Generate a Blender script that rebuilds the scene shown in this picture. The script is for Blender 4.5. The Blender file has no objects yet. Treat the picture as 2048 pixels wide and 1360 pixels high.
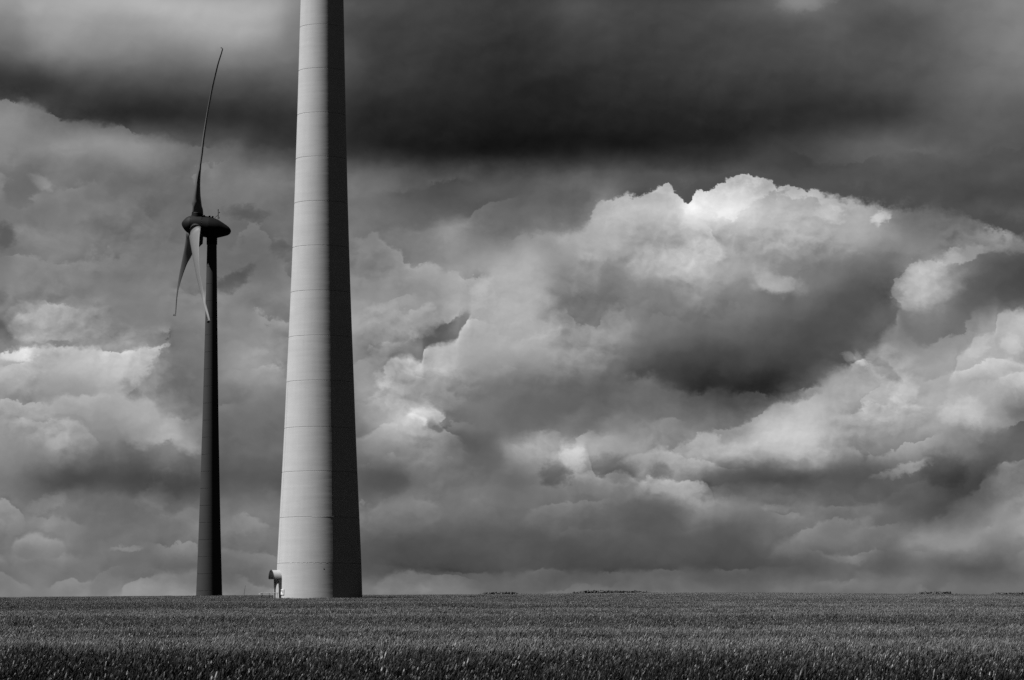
import bpy, math, random
import numpy as np
from mathutils import Vector, Matrix

R = math.radians
scene = bpy.context.scene
col = scene.collection

# ---------------------------------------------------------------- camera
EYE = 1.7
F = 6900.0                       # focal length in pixels of the 2048 px wide frame
TILT = math.atan(615.0 / F)
cd = bpy.data.cameras.new("camera")
cam = bpy.data.objects.new("camera", cd)
col.objects.link(cam)
cam.location = (0, 0, EYE)
cam.rotation_euler = (R(90) + TILT, 0, 0)
cd.sensor_width = 36.0
cd.lens = 36.0 * F / 2048.0
cd.clip_start = 0.5
cd.clip_end = 30000
cd.dof.use_dof = True
cd.dof.focus_distance = 285
cd.dof.aperture_fstop = 9.0
scene.camera = cam

def ray(px, py):
    """world direction through a pixel of the 2048x1360 photograph, scaled to y = 1"""
    a, b, f = px - 1024.0, 680.0 - py, F
    y = f * math.cos(TILT) - b * math.sin(TILT)
    z = f * math.sin(TILT) + b * math.cos(TILT)
    return Vector((a / y, 1.0, z / y))

def at(px, py, Y):
    v = ray(px, py) * Y
    return Vector((v.x, Y, v.z + EYE))

def depth(p):
    return p.y * math.cos(TILT) + (p.z - EYE) * math.sin(TILT)

def project(p):
    d = depth(p)
    up = -p.y * math.sin(TILT) + (p.z - EYE) * math.cos(TILT)
    return 1024 + F * p.x / d, 680 - F * up / d

# ---------------------------------------------------------------- exposure and light
scene.view_settings.view_transform = 'Standard'
scene.view_settings.look = 'None'
scene.view_settings.gamma = 1.0
scene.view_settings.use_curve_mapping = False
EXPO = 1.6
scene.view_settings.exposure = EXPO
scene.cycles.max_bounces = 4
scene.cycles.diffuse_bounces = 2
scene.cycles.glossy_bounces = 2
scene.cycles.transmission_bounces = 3
scene.cycles.use_denoising = False
scene.cycles.sample_clamp_indirect = 4.0

SUN_EL, SUN_OFF = R(60), R(17.5)
to_sun = Vector((-math.cos(SUN_OFF) * math.cos(SUN_EL), -math.sin(SUN_OFF) * math.cos(SUN_EL), math.sin(SUN_EL)))
sd = bpy.data.lights.new("sun", 'SUN')
sd.energy = 5.0
sd.angle = R(0.53)
sd.color = (1.0, 1.0, 1.0)
sun = bpy.data.objects.new("sun", sd)
sun.rotation_euler = (-to_sun).to_track_quat('-Z', 'Y').to_euler()
sun.location = (-60, -20, 120)
col.objects.link(sun)

# ---------------------------------------------------------------- sky: node helpers
world = bpy.data.worlds.new("World")
scene.world = world
world.use_nodes = True
wt = world.node_tree
wt.nodes.clear()

class S:
    """a float socket with arithmetic"""
    tree = wt
    def __init__(s, k): s.k = k
    def __add__(a, b): return M('ADD', a, b)
    __radd__ = __add__
    def __sub__(a, b): return M('SUBTRACT', a, b)
    def __rsub__(a, b): return M('SUBTRACT', b, a)
    def __mul__(a, b): return M('MULTIPLY', a, b)
    __rmul__ = __mul__
    def __truediv__(a, b): return M('DIVIDE', a, b)

def put(inp, v):
    if isinstance(v, S): S.tree.links.new(v.k, inp)
    else: inp.default_value = v

def M(op, a, b=0.0, c=0.0, clamp=False):
    n = S.tree.nodes.new('ShaderNodeMath'); n.operation = op; n.use_clamp = clamp
    put(n.inputs[0], a); put(n.inputs[1], b); put(n.inputs[2], c)
    return S(n.outputs[0])

def vec(x, y, z=0.0):
    n = S.tree.nodes.new('ShaderNodeCombineXYZ')
    put(n.inputs[0], x); put(n.inputs[1], y); put(n.inputs[2], z)
    return S(n.outputs[0])

def comp(v):
    n = S.tree.nodes.new('ShaderNodeSeparateXYZ'); put(n.inputs[0], v)
    return S(n.outputs[0]), S(n.outputs[1]), S(n.outputs[2])

def smooth(x, a, b, lo=0.0, hi=1.0):
    n = S.tree.nodes.new('ShaderNodeMapRange'); n.interpolation_type = 'SMOOTHSTEP'
    put(n.inputs['Value'], x); put(n.inputs['From Min'], a); put(n.inputs['From Max'], b)
    put(n.inputs['To Min'], lo); put(n.inputs['To Max'], hi)
    return S(n.outputs[0])

def noise(v, scale, detail=4.0, rough=0.55, dims='3D', colour=False, dist=0.0, lac=2.0):
    n = S.tree.nodes.new('ShaderNodeTexNoise'); n.noise_dimensions = dims
    put(n.inputs['Vector'], v)
    n.inputs['Scale'].default_value = scale; n.inputs['Detail'].default_value = detail
    n.inputs['Roughness'].default_value = rough; n.inputs['Distortion'].default_value = dist
    n.inputs['Lacunarity'].default_value = lac
    return S(n.outputs['Color' if colour else 'Fac'])

def billow(v, scale, detail=3.0, rough=0.5):
    n = S.tree.nodes.new('ShaderNodeTexVoronoi'); n.voronoi_dimensions = '2D'; n.feature = 'F1'
    n.normalize = True
    put(n.inputs['Vector'], v)
    n.inputs['Scale'].default_value = scale; n.inputs['Detail'].default_value = detail
    n.inputs['Roughness'].default_value = rough; n.inputs['Lacunarity'].default_value = 2.1
    return 1.0 - S(n.outputs['Distance'])

def fcurve(x, pts, lo, hi, vector=False):
    """piecewise curve through pts (already scaled to 0..1 on both axes)"""
    n = S.tree.nodes.new('ShaderNodeFloatCurve')
    c = n.mapping.curves[0]
    n.mapping.use_clip = False
    n.mapping.extend = 'HORIZONTAL'
    pts = sorted(pts)
    c.points[0].location = pts[0]; c.points[1].location = pts[-1]
    for p in pts[1:-1]: c.points.new(p[0], p[1])
    for p in c.points: p.handle_type = 'VECTOR' if vector else 'AUTO_CLAMPED'
    n.mapping.update()
    put(n.inputs['Value'], x)
    return S(n.outputs[0])

def group(name, args, fn):
    """build fn(*args) inside a node group of its own"""
    outer = S.tree
    g = bpy.data.node_groups.new(name, 'ShaderNodeTree')
    for i in range(len(args)):
        g.interface.new_socket('in%d' % i, in_out='INPUT', socket_type='NodeSocketFloat')
    g.interface.new_socket('out', in_out='OUTPUT', socket_type='NodeSocketFloat')
    S.tree = g
    gi, go = g.nodes.new('NodeGroupInput'), g.nodes.new('NodeGroupOutput')
    r = fn(*[S(gi.outputs[i]) for i in range(len(args))])
    g.links.new(r.k, go.inputs[0])
    S.tree = outer
    n = outer.nodes.new('ShaderNodeGroup'); n.node_tree = g
    for i, a in enumerate(args): put(n.inputs[i], a)
    return S(n.outputs[0])

# ---------------------------------------------------------------- sky: directions
tc = wt.nodes.new('ShaderNodeTexCoord')
dirv = S(tc.outputs['Generated'])
dx, dy, dz = comp(dirv)
az = M('ARCTAN2', dx, dy)
el = M('ARCSINE', dz)
u = az * F + 1024.0              # angular coordinates, 6900 units to the radian
v = 1295.0 - el * F

# cloud deck tones: rows every 60 units of elevation, columns every 64 units of azimuth
TONES = [
 [140,150,155,160,165,165,160,158,156,130,105, 80, 75, 70, 65, 62, 60, 62, 75, 72, 68, 66, 70, 80, 90,115,100, 85, 90, 95, 99,109,119],
 [130,150,155,150,150,160,165,168,160,126, 98, 72, 66, 64, 62, 58, 55, 58, 68, 70, 66, 68, 72, 74, 78, 85, 90, 82, 80, 88,106,118,124],
 [100,120,130,125,125,120,120,128,124,112, 98, 78, 62, 60, 56, 52, 50, 52, 56, 60, 60, 62, 66, 72, 72, 74, 78, 80, 82, 90,102,115,125],
 [ 62, 62, 70, 78, 82, 80, 76, 78, 76, 80, 75, 60, 56, 54, 50, 46, 44, 42, 44, 48, 50, 54, 58, 60, 62, 62, 66, 72, 78, 86, 98,108,110],
 [125,105, 75, 60, 52, 48, 50, 52, 52, 55, 58, 48, 42, 40, 38, 36, 36, 36, 38, 40, 42, 42, 44, 44, 46, 48, 50, 54, 62, 78, 90, 94, 90],
 [130,125,130,132,128,112, 96, 92, 72, 64, 60, 50, 40, 36, 34, 32, 30, 32, 34, 34, 34, 38, 40, 44, 58, 66, 80, 92, 97, 93, 89, 87, 85],
 [125,112,120,110,105,105,110,118,120,112,105,105, 98, 80, 78, 88, 85, 92, 96, 92, 88, 84, 84, 96, 86, 84, 84, 86, 84, 84, 82, 82, 82],
 [120,115,118,118,112,108,105,110,112,108,105,112,110, 97, 92, 98,100,104,106,156,164,171,201,204,165,155,140,124, 92, 84, 78, 76, 76],
 [112,125,128,125,118,112,112,110,105,108,112,118,118,120,130,128,120,130,158,165,152,165,172,170,166,160,156,150,136,115,115,132,120],
 [120,125,125,118,115,118,120,110,108,115,118,125,133,140,145,150,167,150,135,142,162,172,168,160,150,132,120,106,110,138,130, 98, 84],
 [125,135,138,130,125,130,128,130,130,128,130,140,145,150,160,170,170,155,128,130,128,126,122,120,124,110, 98, 84, 88,145,120, 92, 90],
 [105,158,155,140,125,122,130,135,135,130,135,159,159,147,131,167,174,169,132,138,118,112,108,104, 98, 90, 82, 88,115,118,118,158,170],
 [155,165,168,170,172,145,122,140,155,140,130,139,127,159,167,159,151,154,142,122, 98, 84, 78, 74, 72, 72, 88,128,160,155,172,182,180],
 [150,155,155,160,162,130,112,120,135,125,120,132,165,152,138,122,115,110,100, 95, 92, 78, 62, 56, 58, 88,138,162,163,163,168,175,178],
 [150,155,155,153,158,160,122,110,110,110,110,122,162,178,130,120,110,105,110,106,110,115,112,118,164,176,170,159,167,167,166,149,105],
 [140,130,145,125,122,145,135,100,105,105,105,120,140,138,110, 96,138,155,167,155,150,155,167,170,177,180,150,140,148,143,128,112,108],
 [115, 98, 78, 75, 78, 75, 80, 85, 90, 86,100, 90, 84,108,112,110,105,115,130,122,145,148, 98, 88, 82, 80, 86, 86,100, 85, 74,105,118],
 [132,112,120,110,106,106,118,115,125,120,116,123,118,120,115,117,110,113,105,100, 88,110,128,118,112,122,110,108, 96, 90,105,138,145],
 [115,132,130,112,110,115,124,120,120,110,105,103, 89, 86, 88, 90, 88, 85, 85, 90, 88, 88, 92, 90,105,114,110,112,108,136,138,130,143],
 [112,116,118,118,116,113,108, 98,110,118,100, 88, 86, 83, 81, 82, 88, 90, 81, 79, 82, 84, 80, 82, 82, 86,100,108, 93,100, 93, 93,110],
 [115,120,122,122,130,138,134,128,112,120,122,118,112,118,114,101, 99, 99,101,101,102,104,108,105,105,105,106,108,107,105,105,106,105]]

def dome_table(uu, vv):
    t = M('MULTIPLY_ADD', uu, 1.0 / 2560.0, 256.0 / 2560.0, clamp=True)       # -256 .. 2304
    n_rows = len(TONES)
    outs = []
    tv = vec(t, t, t)
    for g in range(0, n_rows, 3):
        n = S.tree.nodes.new('ShaderNodeRGBCurve')
        n.mapping.use_clip = False
        for ch in range(3):
            row = TONES[min(g + ch, n_rows - 1)]
            c = n.mapping.curves[ch]
            c.points[0].location = (0.0, row[0] / 255.0); c.points[1].location = (1.0, row[-1] / 255.0)
            for i, q in enumerate(row):
                c.points.new((256 + 64 * i) / 2560.0, q / 255.0)
            for p in c.points: p.handle_type = 'AUTO'
        n.mapping.update()
        S.tree.links.new(tv.k, n.inputs['Color'])
        outs += list(comp(S(n.outputs[0])))
    rv = M('MINIMUM', M('MAXIMUM', vv * (1 / 60.0), 0.0), float(n_rows - 1))
    acc = None
    # Catmull-Rom kernel on |t| in 0..2, stored as 0.1 + k*0.8 so that it stays within 0..1
    ker = []
    for i in range(0, 33):
        x = i / 16.0
        k = 1.5 * x**3 - 2.5 * x**2 + 1 if x < 1 else -0.5 * x**3 + 2.5 * x**2 - 4 * x + 2
        ker.append((x / 2.0, 0.1 + 0.8 * k))
    for i in range(n_rows):
        d = M('ABSOLUTE', rv - float(i))
        w = fcurve(M('MULTIPLY', d, 0.5, clamp=True), ker, 0, 1)
        w = M('MULTIPLY_ADD', w, 1.25, -0.125)
        acc = M('MULTIPLY', w, outs[i]) if acc is None else M('MULTIPLY_ADD', w, outs[i], acc)
    return acc

# cloud outlines: (kind, points along the outline, strength at each point, width inside, width outside, raggedness)
#  kind 'h': the bright side is below the line (negative strength: above)    kind 'v': bright side to the right
EDGES = [
 ('h', [(-80,205),(0,212),(64,222),(100,245),(150,256),(200,262),(245,264),(262,280),(330,288),(400,298),(450,292),(520,306),(600,304),(680,318)],
       [28,30,28,26,22,20,22,16,14,12,10,8,4,0], 40, 26, 16, 9),
 ('h', [(1180,420),(1212,392),(1240,388),(1290,382),(1310,373),(1330,369),(1347,374),(1362,388),(1383,401),(1395,389),(1420,375),(1442,365),(1465,358),(1490,353),(1520,360),(1550,367),(1562,377),(1592,372),(1620,380),(1660,388),(1700,400),(1740,410),(1770,412),(1800,416),(1850,420),(1900,430),(1950,450),(2000,470),(2060,482)],
       [0,34,48,50,62,68,60,50,52,70,84,92,96,98,94,86,74,66,60,56,54,50,42,26,20,18,18,16,14], 42, 6, 22, 2, 'cap'),
 ('h', [(960,488),(1040,482),(1100,470),(1130,464),(1165,456),(1190,422),(1215,394)],
       [0,10,18,22,24,20,0], 36, 26, 22, 10),
 ('h', [(1385,424),(1420,436),(1465,446),(1490,428),(1520,408),(1560,392),(1600,398),(1640,410),(1690,428),(1720,432)],
       [0,-8,-11,-11,-13,-18,-20,-16,-9,0], 26, 8, 24, 4),
 ('h', [(-60,716),(0,714),(22,712),(60,707),(100,706),(130,703),(170,702),(200,706),(230,712),(270,709),(310,702),(335,690),(348,672)],
       [24,30,30,30,30,32,34,34,34,34,32,22,0], 36, 20, 12),
 ('h', [(-60,640),(0,650),(20,672),(50,692),(130,692),(190,680),(250,676),(330,672),(350,668)],
       [-14,-20,-22,-20,-16,-14,-18,-22,0], 26, 16, 12, 8),
 ('h', [(775,722),(790,720),(820,717),(838,727),(848,702),(862,693),(890,690),(912,682),(920,664),(935,642),(945,631)],
       [0,36,46,52,52,52,52,52,50,36,0], 26, 34, 7),
 ('h', [(780,722),(800,692),(812,680),(840,674),(870,662),(900,646),(920,635),(950,629)],
       [0,-30,-34,-34,-34,-34,-30,0], 34, 20, 18, 14),
 ('v', [(655,352),(670,345),(700,336),(720,322),(745,306),(765,288),(785,270),(800,262),(815,268)],
       [0,-14,-22,-24,-24,-20,-16,-10,0], 40, 30, 26, 8),
 ('h', [(255,802),(300,806),(320,830),(360,840),(420,842)], [0,14,14,12,0], 26, 30, 14, 8),
 ('h', [(235,880),(262,893),(300,899),(340,890),(365,902),(385,916),(402,902),(430,880)], [0,-22,-24,-22,-24,-26,-18,0], 40, 24, 14, 9),
 ('v', [(705,800),(722,786),(742,770),(770,765),(785,756),(802,735),(820,720)], [0,12,16,16,14,12,0], 30, 24, 14),
 ('v', [(785,850),(800,858),(815,872),(832,892),(850,884),(870,912),(890,932),(910,940)], [0,-14,-24,-28,-24,-18,-10,0], 50, 30, 16),
 ('h', [(1200,768),(1240,764),(1300,759),(1340,774),(1400,791),(1450,788),(1500,792),(1560,799),(1600,792),(1650,764),(1690,738),(1722,722),(1760,684),(1788,655),(1800,612),(1815,588)],
       [0,20,24,22,20,16,16,20,28,34,34,30,26,22,18,0], 40, 30, 18, 14),
 ('h', [(1315,915),(1330,906),(1350,896),(1380,883),(1420,866),(1470,856),(1510,836),(1540,816),(1560,806),(1620,801),(1660,780)],
       [0,12,16,18,20,20,22,24,22,16,0], 40, 20, 14, 5),
 ('h', [(1890,775),(1905,755),(1915,722),(1935,702),(1945,684),(1985,676),(1992,642),(2010,629),(2050,626),(2120,640)],
       [0,16,20,20,20,18,24,28,26,20], 30, 14, 14),
 ('h', [(1790,1075),(1830,1060),(1900,1012),(1950,986),(1962,962),(1978,946),(2005,930),(2060,924)], [0,8,12,16,16,16,14,10], 40, 24, 16, 9),
 ('h', [(1400,990),(1450,1002),(1530,1011),(1600,1016),(1700,1017),(1800,1016),(1860,1010)], [0,8,12,12,12,10,0], 14, 20, 6, 10),
 ('h', [(1330,955),(1380,966),(1420,975),(1500,974),(1600,968),(1720,964)], [0,12,14,12,10,0], 20, 16, 6, 10),
 ('h', [(1095,925),(1112,906),(1130,898),(1160,895),(1176,906),(1184,932),(1202,956),(1240,948),(1282,966),(1302,956),(1350,961),(1400,966),(1420,980),(1430,1010)],
       [0,12,16,16,14,16,22,24,26,28,28,26,18,0], 34, 16, 10),
 ('h', [(1525,1122),(1540,1104),(1555,1090),(1600,1067),(1640,1047),(1700,1041),(1765,1024)], [0,10,14,13,12,10,0], 34, 20, 12, 8),
 ('h', [(225,1200),(243,1192),(256,1172),(290,1161),(320,1152),(350,1146),(410,1140),(450,1142)], [0,12,14,14,12,12,12,0], 24, 14, 10),
 ('h', [(745,1175),(762,1163),(780,1150),(820,1143),(850,1151),(905,1152),(960,1160)], [0,14,20,20,18,14,0], 22, 12, 8),
 ('h', [(690,1128),(800,1138),(900,1146),(1000,1149),(1100,1141),(1150,1146),(1250,1146),(1360,1141),(1500,1141),(1620,1130)], [0,8,12,12,10,14,14,12,10,0], 20, 18, 6, 8),
 ('h', [(-60,1008),(0,1008),(16,1005),(32,1014),(47,1028),(60,1050)], [18,22,24,22,16,0], 22, 8, 8),
 ('h', [(28,1096),(38,1084),(52,1078),(76,1073),(100,1078),(128,1085),(140,1104)], [0,24,28,28,26,22,0], 20, 6, 8),
 ('h', [(0,645),(12,636),(28,622),(60,612),(110,615),(170,630),(210,652)], [0,10,14,14,12,10,0], 30, 14, 12),
 ('h', [(20,835),(50,840),(90,850),(115,842),(150,846),(185,872),(210,900)], [0,8,14,16,16,12,0], 34, 16, 12),
 ('h', [(-40,1120),(0,1115),(14,1120),(30,1140)], [12,14,12,0], 26, 10, 8),
 ('h', [(735,398),(800,386),(860,372),(930,362),(990,350),(1060,342),(1120,338)], [0,-8,-10,-10,-8,-6,0], 26, 30, 16, 16),
 ('h', [(740,455),(800,462),(860,455),(930,440),(965,415),(1000,405),(1060,392)], [0,12,14,14,12,10,0], 34, 18, 14, 10),
 ('h', [(1570,300),(1610,320),(1660,334),(1730,330),(1800,318),(1870,322),(1930,332),(2000,312),(2060,300)], [0,-4,-5,-5,-4,-5,-5,-4,-4], 24, 14, 18, 12),
 ('v', [(440,1412),(455,1422),(480,1436),(500,1446),(514,1452),(528,1440),(540,1420)], [0,-10,-16,-18,-16,-10,0], 70, 24, 10, 6),
 ('h', [(1090,575),(1110,600),(1128,622),(1148,644),(1170,659),(1192,657),(1204,638),(1222,614),(1240,610),(1254,636),(1262,676)], [0,8,10,12,12,13,14,13,12,8,0], 50, 30, 18, 13),
 ('h', [(1190,548),(1260,562),(1320,560),(1380,556),(1440,562),(1500,545)], [0,-3,-5,-5,-4,0], 60, 26, 10, 12),
 ('h', [(1860,552),(1885,545),(1922,536),(1960,524),(2000,512),(2070,520)], [0,-14,-18,-18,-18,-16], 50, 16, 14, 5),
 ('h', [(1500,545),(1514,565),(1530,586),(1556,592),(1584,588),(1596,560)], [0,-12,-16,-16,-12,0], 30, 24, 8, 6),
 ('v', [(540,1800),(556,1806),(575,1792),(600,1788),(618,1800),(632,1812)], [0,14,20,22,18,0], 50, 20, 26, 3),
 ('h', [(1795,560),(1812,556),(1832,540),(1860,530),(1885,535),(1905,552)], [0,14,18,18,12,0], 36, 16, 24, 3),
 ('v', [(765,1760),(720,1752),(790,1738),(820,1722),(850,1730),(870,1745)], [0,0,10,12,10,0], 36, 24, 12, 6),
 ('h', [(1925,790),(1950,775),(1985,770),(2020,760),(2060,750)], [0,10,12,10,8], 30, 20, 12, 5),
 ('h', [(1880,870),(1920,862),(1980,868),(2020,860),(2060,850)], [0,-12,-16,-18,-18], 40, 26, 10, 8),
 ('h', [(690,600),(740,612),(800,600),(850,596),(900,606),(950,600)], [0,6,8,8,6,0], 50, 26, 14, 8),
 ('h', [(1000,878),(1060,872),(1100,866),(1130,878),(1160,872),(1200,880)], [0,14,16,14,12,0], 30, 18, 12, 10),
]
# separate tufts and holes: (u, v, half length, half height, turn in degrees, strength)
TUFTS = [(44,715,30,11,-4,34),(1172,618,44,44,20,-12),(1552,572,44,20,14,24),(1412,590,28,34,0,12),(470,562,34,15,-28,-26),
         (82,378,22,12,20,20),(1620,10,50,16,-12,12),(1112,948,26,20,10,-34),(1228,938,40,22,15,-26),(1322,942,16,16,0,-24),
         (1147,912,28,22,80,26),(1808,944,46,9,-18,34),(1765,440,16,11,-30,48),(1660,432,26,16,10,26),(488,430,36,14,8,-20),
         (1866,572,60,38,-32,18),(1700,716,14,7,30,30),(1722,722,9,18,-30,34),(1770,742,34,10,40,-20),(1555,1018,30,8,0,14),
         (1735,1050,16,9,20,8),(1690,1118,30,9,0,10),(262,784,20,16,30,-22),(100,1012,34,14,-22,18),(860,834,36,14,10,22),
         (870,850,18,8,40,-26),(1230,560,30,46,0,-10),(375,1002,10,22,10,0),(310,1000,26,30,30,14),
         (1950,700,20,26,20,14),(2020,700,18,18,0,18),(1800,790,24,30,30,22),(1920,830,40,26,0,16),(1380,596,26,18,40,10),
         (1105,600,18,50,30,-8),(10,480,18,22,20,-22),(260,1098,26,5,0,18),(770,760,14,20,20,22),(1290,395,40,12,10,-8),
         (1880,945,40,30,20,-16),(200,1190,20,30,0,-6)]

q = vec(u * 0.01, v * 0.0125, 3.7)
wc = noise(q, 0.45, 6.0, 0.56, colour=True)
wx, wy, wz = comp(wc)
wx = wx - 0.5; wy = wy - 0.5; wz = wz - 0.5
fc = noise(q, 2.4, 5.0, 0.62, colour=True)            # fine wisps
fx, fy, fz = comp(fc)
fx = fx - 0.5; fy = fy - 0.5; fz = fz - 0.5
calm = smooth(v, 250.0, 400.0)                        # the overhead deck is smoother than the heaps below it
ku = 60.0 + calm * 70.0
tone = group('cloud_tones', [u + wx * ku + fx * calm * 26.0, v + wy * ku * 0.7 + fy * calm * 18.0], dome_table)

# heaped relief
bu = u + fx * 34.0 + wx * 60.0
bv = v + fy * 34.0 + wy * 60.0
def heap(du, dv):
    pv = vec((bu + du) * 0.01, (bv + dv) * 0.0125, 0.0)
    return billow(pv, 1.15, 3.0, 0.52)
h0 = heap(0.0, 0.0)
h1 = heap(-7.0, -10.0)
hs = billow(vec(u * 0.01 + wx * 0.5 + fx * 0.2, v * 0.0125 + wy * 0.5 + fy * 0.2, 0.0), 4.2, 2.0, 0.6)
gn = noise(vec(u * 0.01, v * 0.0115, 21.0), 9.0, 4.0, 0.6) - 0.5
n0 = noise(vec(bu * 0.01, bv * 0.0130, 9.1), 0.9, 6.0, 0.50)
n1 = noise(vec((bu - 12.0) * 0.01, (bv - 16.0) * 0.0130, 9.1), 0.9, 6.0, 0.50)

def outline(kind, pts, amp, win, wout, rag, soft, cap=None):
    amp = list(amp); pts = list(pts)
    if amp[0]: pts.insert(0, (pts[0][0] - 250, pts[0][1])); amp.insert(0, 0)
    if amp[-1]: pts.append((pts[-1][0] + 250, pts[-1][1])); amp.append(0)
    s0, s1 = pts[0][0], pts[-1][0]
    o = [p[1] for p in pts]; o0, o1 = min(o) - 1, max(o) + 1
    amax = max(abs(x) for x in amp)
    def fn(u, v, fx, fy, h0, wy, hs, soft_n, gn, tone):
        along, across = (u, v) if kind == 'h' else (v, u)
        t = M('MULTIPLY', (along + fx * rag * 1.8 + wy * rag * 1.2) - float(s0), 1.0 / (s1 - s0), clamp=True)
        line = fcurve(t, [((p[0] - s0) / (s1 - s0), (p[1] - o0) / (o1 - o0)) for p in pts], 0, 1)
        am = fcurve(t, [((p[0] - s0) / (s1 - s0), 0.5 + 0.5 * x / amax) for p, x in zip(pts, amp)], 0, 1, vector=True)
        d = across - (line * float(o1 - o0) + float(o0)) + (fy * 2.2 + (h0 - 0.6) * 0.6 + wy * 0.8) * float(rag) + (hs - 0.6) * (8.0 + rag * 0.5) + gn * (7.0 + rag * 0.5)
        wdt = soft_n * soft * 1.5 + 0.8
        if cap:
            d = d - 8.0
            wdt = wdt + smooth(u, 1560.0, 1850.0) * (soft_n * 14.0 + 4.0)
        inside = smooth(d, wdt * -1.0, wdt)
        fin = M('EXPONENT', M('MULTIPLY', M('MAXIMUM', d, 0.0), -1.0 / win))
        fout = M('EXPONENT', M('MULTIPLY', M('MINIMUM', d, 0.0), 1.0 / wout))
        prof = inside * fin - (1.0 - inside) * fout * 0.8
        if cap:          # clear sky behind a sharp crown: nothing lighter than the sky shows above the line
            w = M('MULTIPLY', am - 0.5, 14.0, clamp=True) * (1.0 - inside) * smooth(d, -70.0, -20.0) * smooth(u, 1185.0, 1300.0)
            over = M('MAXIMUM', tone - (0.335 - (u - 1200.0) * 0.00004), 0.0)
            return (am - 0.5) * inside * fin * (2.0 * amax / 255.0) - over * w
        return (am - 0.5) * prof * (2.0 * amax / 255.0)
    return fn

soft_n = smooth(noise(q, 1.3, 3.0, 0.5), 0.36, 0.62, 0.1, 1.2)
for e in EDGES:
    e = e if len(e) > 6 else e + (5,)
    tone = tone + group('cloud_outline', [u, v, fx, fy, h0, wy, hs, soft_n, gn, tone], outline(*e))

def tuft(cu, cv, ru, rv_, ang, am):
    c_, s_ = math.cos(R(ang)), math.sin(R(ang))
    def fn(u, v, fx, fy, wx, wy, gn):
        ex = u + fx * (30.0 + ru) + gn * 18.0 + wx * 20.0 - float(cu); ey = v + fy * (24.0 + rv_) + gn * 14.0 + wy * 16.0 - float(cv)
        a = (ex * c_ + ey * s_) * (1.0 / ru)
        b = (ey * c_ - ex * s_) * (1.0 / rv_)
        return smooth(a * a + b * b, 2.3, 0.0) * (am * 1.1 / 255.0)
    return fn
for tf in TUFTS:
    tone = tone + group('cloud_tuft', [u, v, fx, fy, wx, wy, gn], tuft(*tf))

rough_here = smooth(noise(q, 0.55, 2.0, 0.5), 0.42, 0.66, 0.15, 1.0)
heapy = smooth(tone, 0.30, 0.62) * calm * rough_here
# banks of heaps one behind the other: bright tops, fading downwards
G = v * v * (11.0 / 1440000.0) + (noise(vec(u * 0.01, v * 0.006, 5.5), 0.42, 2.0, 0.5) - 0.5) * 3.3 + (h0 - 0.6) * 0.75 + (hs - 0.6) * 0.16 + fy * 0.46 + gn * 0.15
def bank(G):
    fr = M('FRACT', G)
    return smooth(fr, 0.0, soft_n * 0.20 + 0.015) * M('POWER', 1.0 - fr, 1.6) - 0.35
show = smooth(noise(vec(u * 0.01, v * 0.012, 14.2), 0.8, 2.0, 0.5), 0.44, 0.62)
main = smooth(M('ABSOLUTE', u - 1440.0), 330.0, 470.0) + smooth(M('ABSOLUTE', v - 570.0), 190.0, 260.0)   # 0 inside the one big heap
main = M('MINIMUM', main, 1.0) * 0.75 + 0.25
tone = tone + bank(G) * show * smooth(tone, 0.30, 0.55) * calm * main * 0.125
low = smooth(v, 1195.0, 1000.0)                       # distant banks lie flatter and softer
hs1 = billow(vec((u - 4.0) * 0.01 + wx * 0.5 + fx * 0.2, (v - 5.0) * 0.0125 + wy * 0.5 + fy * 0.2, 0.0), 4.2, 2.0, 0.6)
tone = tone + (hs - hs1) * smooth(tone, 0.55, 0.75) * calm * 0.06 + (h0 - h1) * heapy * (0.26 * low + 0.10) + (n0 - n1) * (heapy * 0.30 + 0.10) + fz * (heapy * 0.09 + 0.012) + wz * heapy * 0.06
tone = M('MAXIMUM', tone, 0.06)
lin = M('POWER', tone, 2.2) * (1.0 / 2**EXPO)

sky = wt.nodes.new('ShaderNodeTexSky')
sky.sky_type = 'NISHITA'
sky.sun_disc = False
sky.sun_elevation = SUN_EL
sky.sun_rotation = R(252.5)
bw = wt.nodes.new('ShaderNodeRGBToBW')
wt.links.new(sky.outputs[0], bw.inputs[0])
clear = S(bw.outputs[0])

# the rest of the sky: the same broken clouds on a dark clear sky
cl = noise(dirv, 3.2, 6.0, 0.58)
cov = smooth(cl, 0.53, 0.66)
shade = noise(dirv, 7.0, 4.0, 0.55)
cloud_lin = (smooth(shade, 0.35, 0.68) * 0.14 + 0.02) * (1.0 / 2**EXPO)

bg_clear = wt.nodes.new('ShaderNodeBackground'); bg_clear.inputs['Strength'].default_value = 0.05
put(bg_clear.inputs['Color'], clear * 0.06)
bg_cloud = wt.nodes.new('ShaderNodeBackground'); bg_cloud.inputs['Strength'].default_value = 1.0
put(bg_cloud.inputs['Color'], cloud_lin)
mix_a = wt.nodes.new('ShaderNodeMixShader')
put(mix_a.inputs[0], cov)
wt.links.new(bg_clear.outputs[0], mix_a.inputs[1]); wt.links.new(bg_cloud.outputs[0], mix_a.inputs[2])
bg_in = wt.nodes.new('ShaderNodeBackground'); bg_in.inputs['Strength'].default_value = 1.0
put(bg_in.inputs['Color'], lin)
near_u = M('ABSOLUTE', u - 1024.0)
near_v = M('ABSOLUTE', v - 650.0)
inner = smooth(near_u, 1900.0, 1150.0) * smooth(near_v, 1100.0, 720.0)
mix_b = wt.nodes.new('ShaderNodeMixShader')
put(mix_b.inputs[0], inner)
wt.links.new(mix_a.outputs[0], mix_b.inputs[1]); wt.links.new(bg_in.outputs[0], mix_b.inputs[2])
wo = wt.nodes.new('ShaderNodeOutputWorld')
wt.links.new(mix_b.outputs[0], wo.inputs['Surface'])
world.cycles.sampling_method = 'MANUAL'
world.cycles.sample_map_resolution = 512

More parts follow.
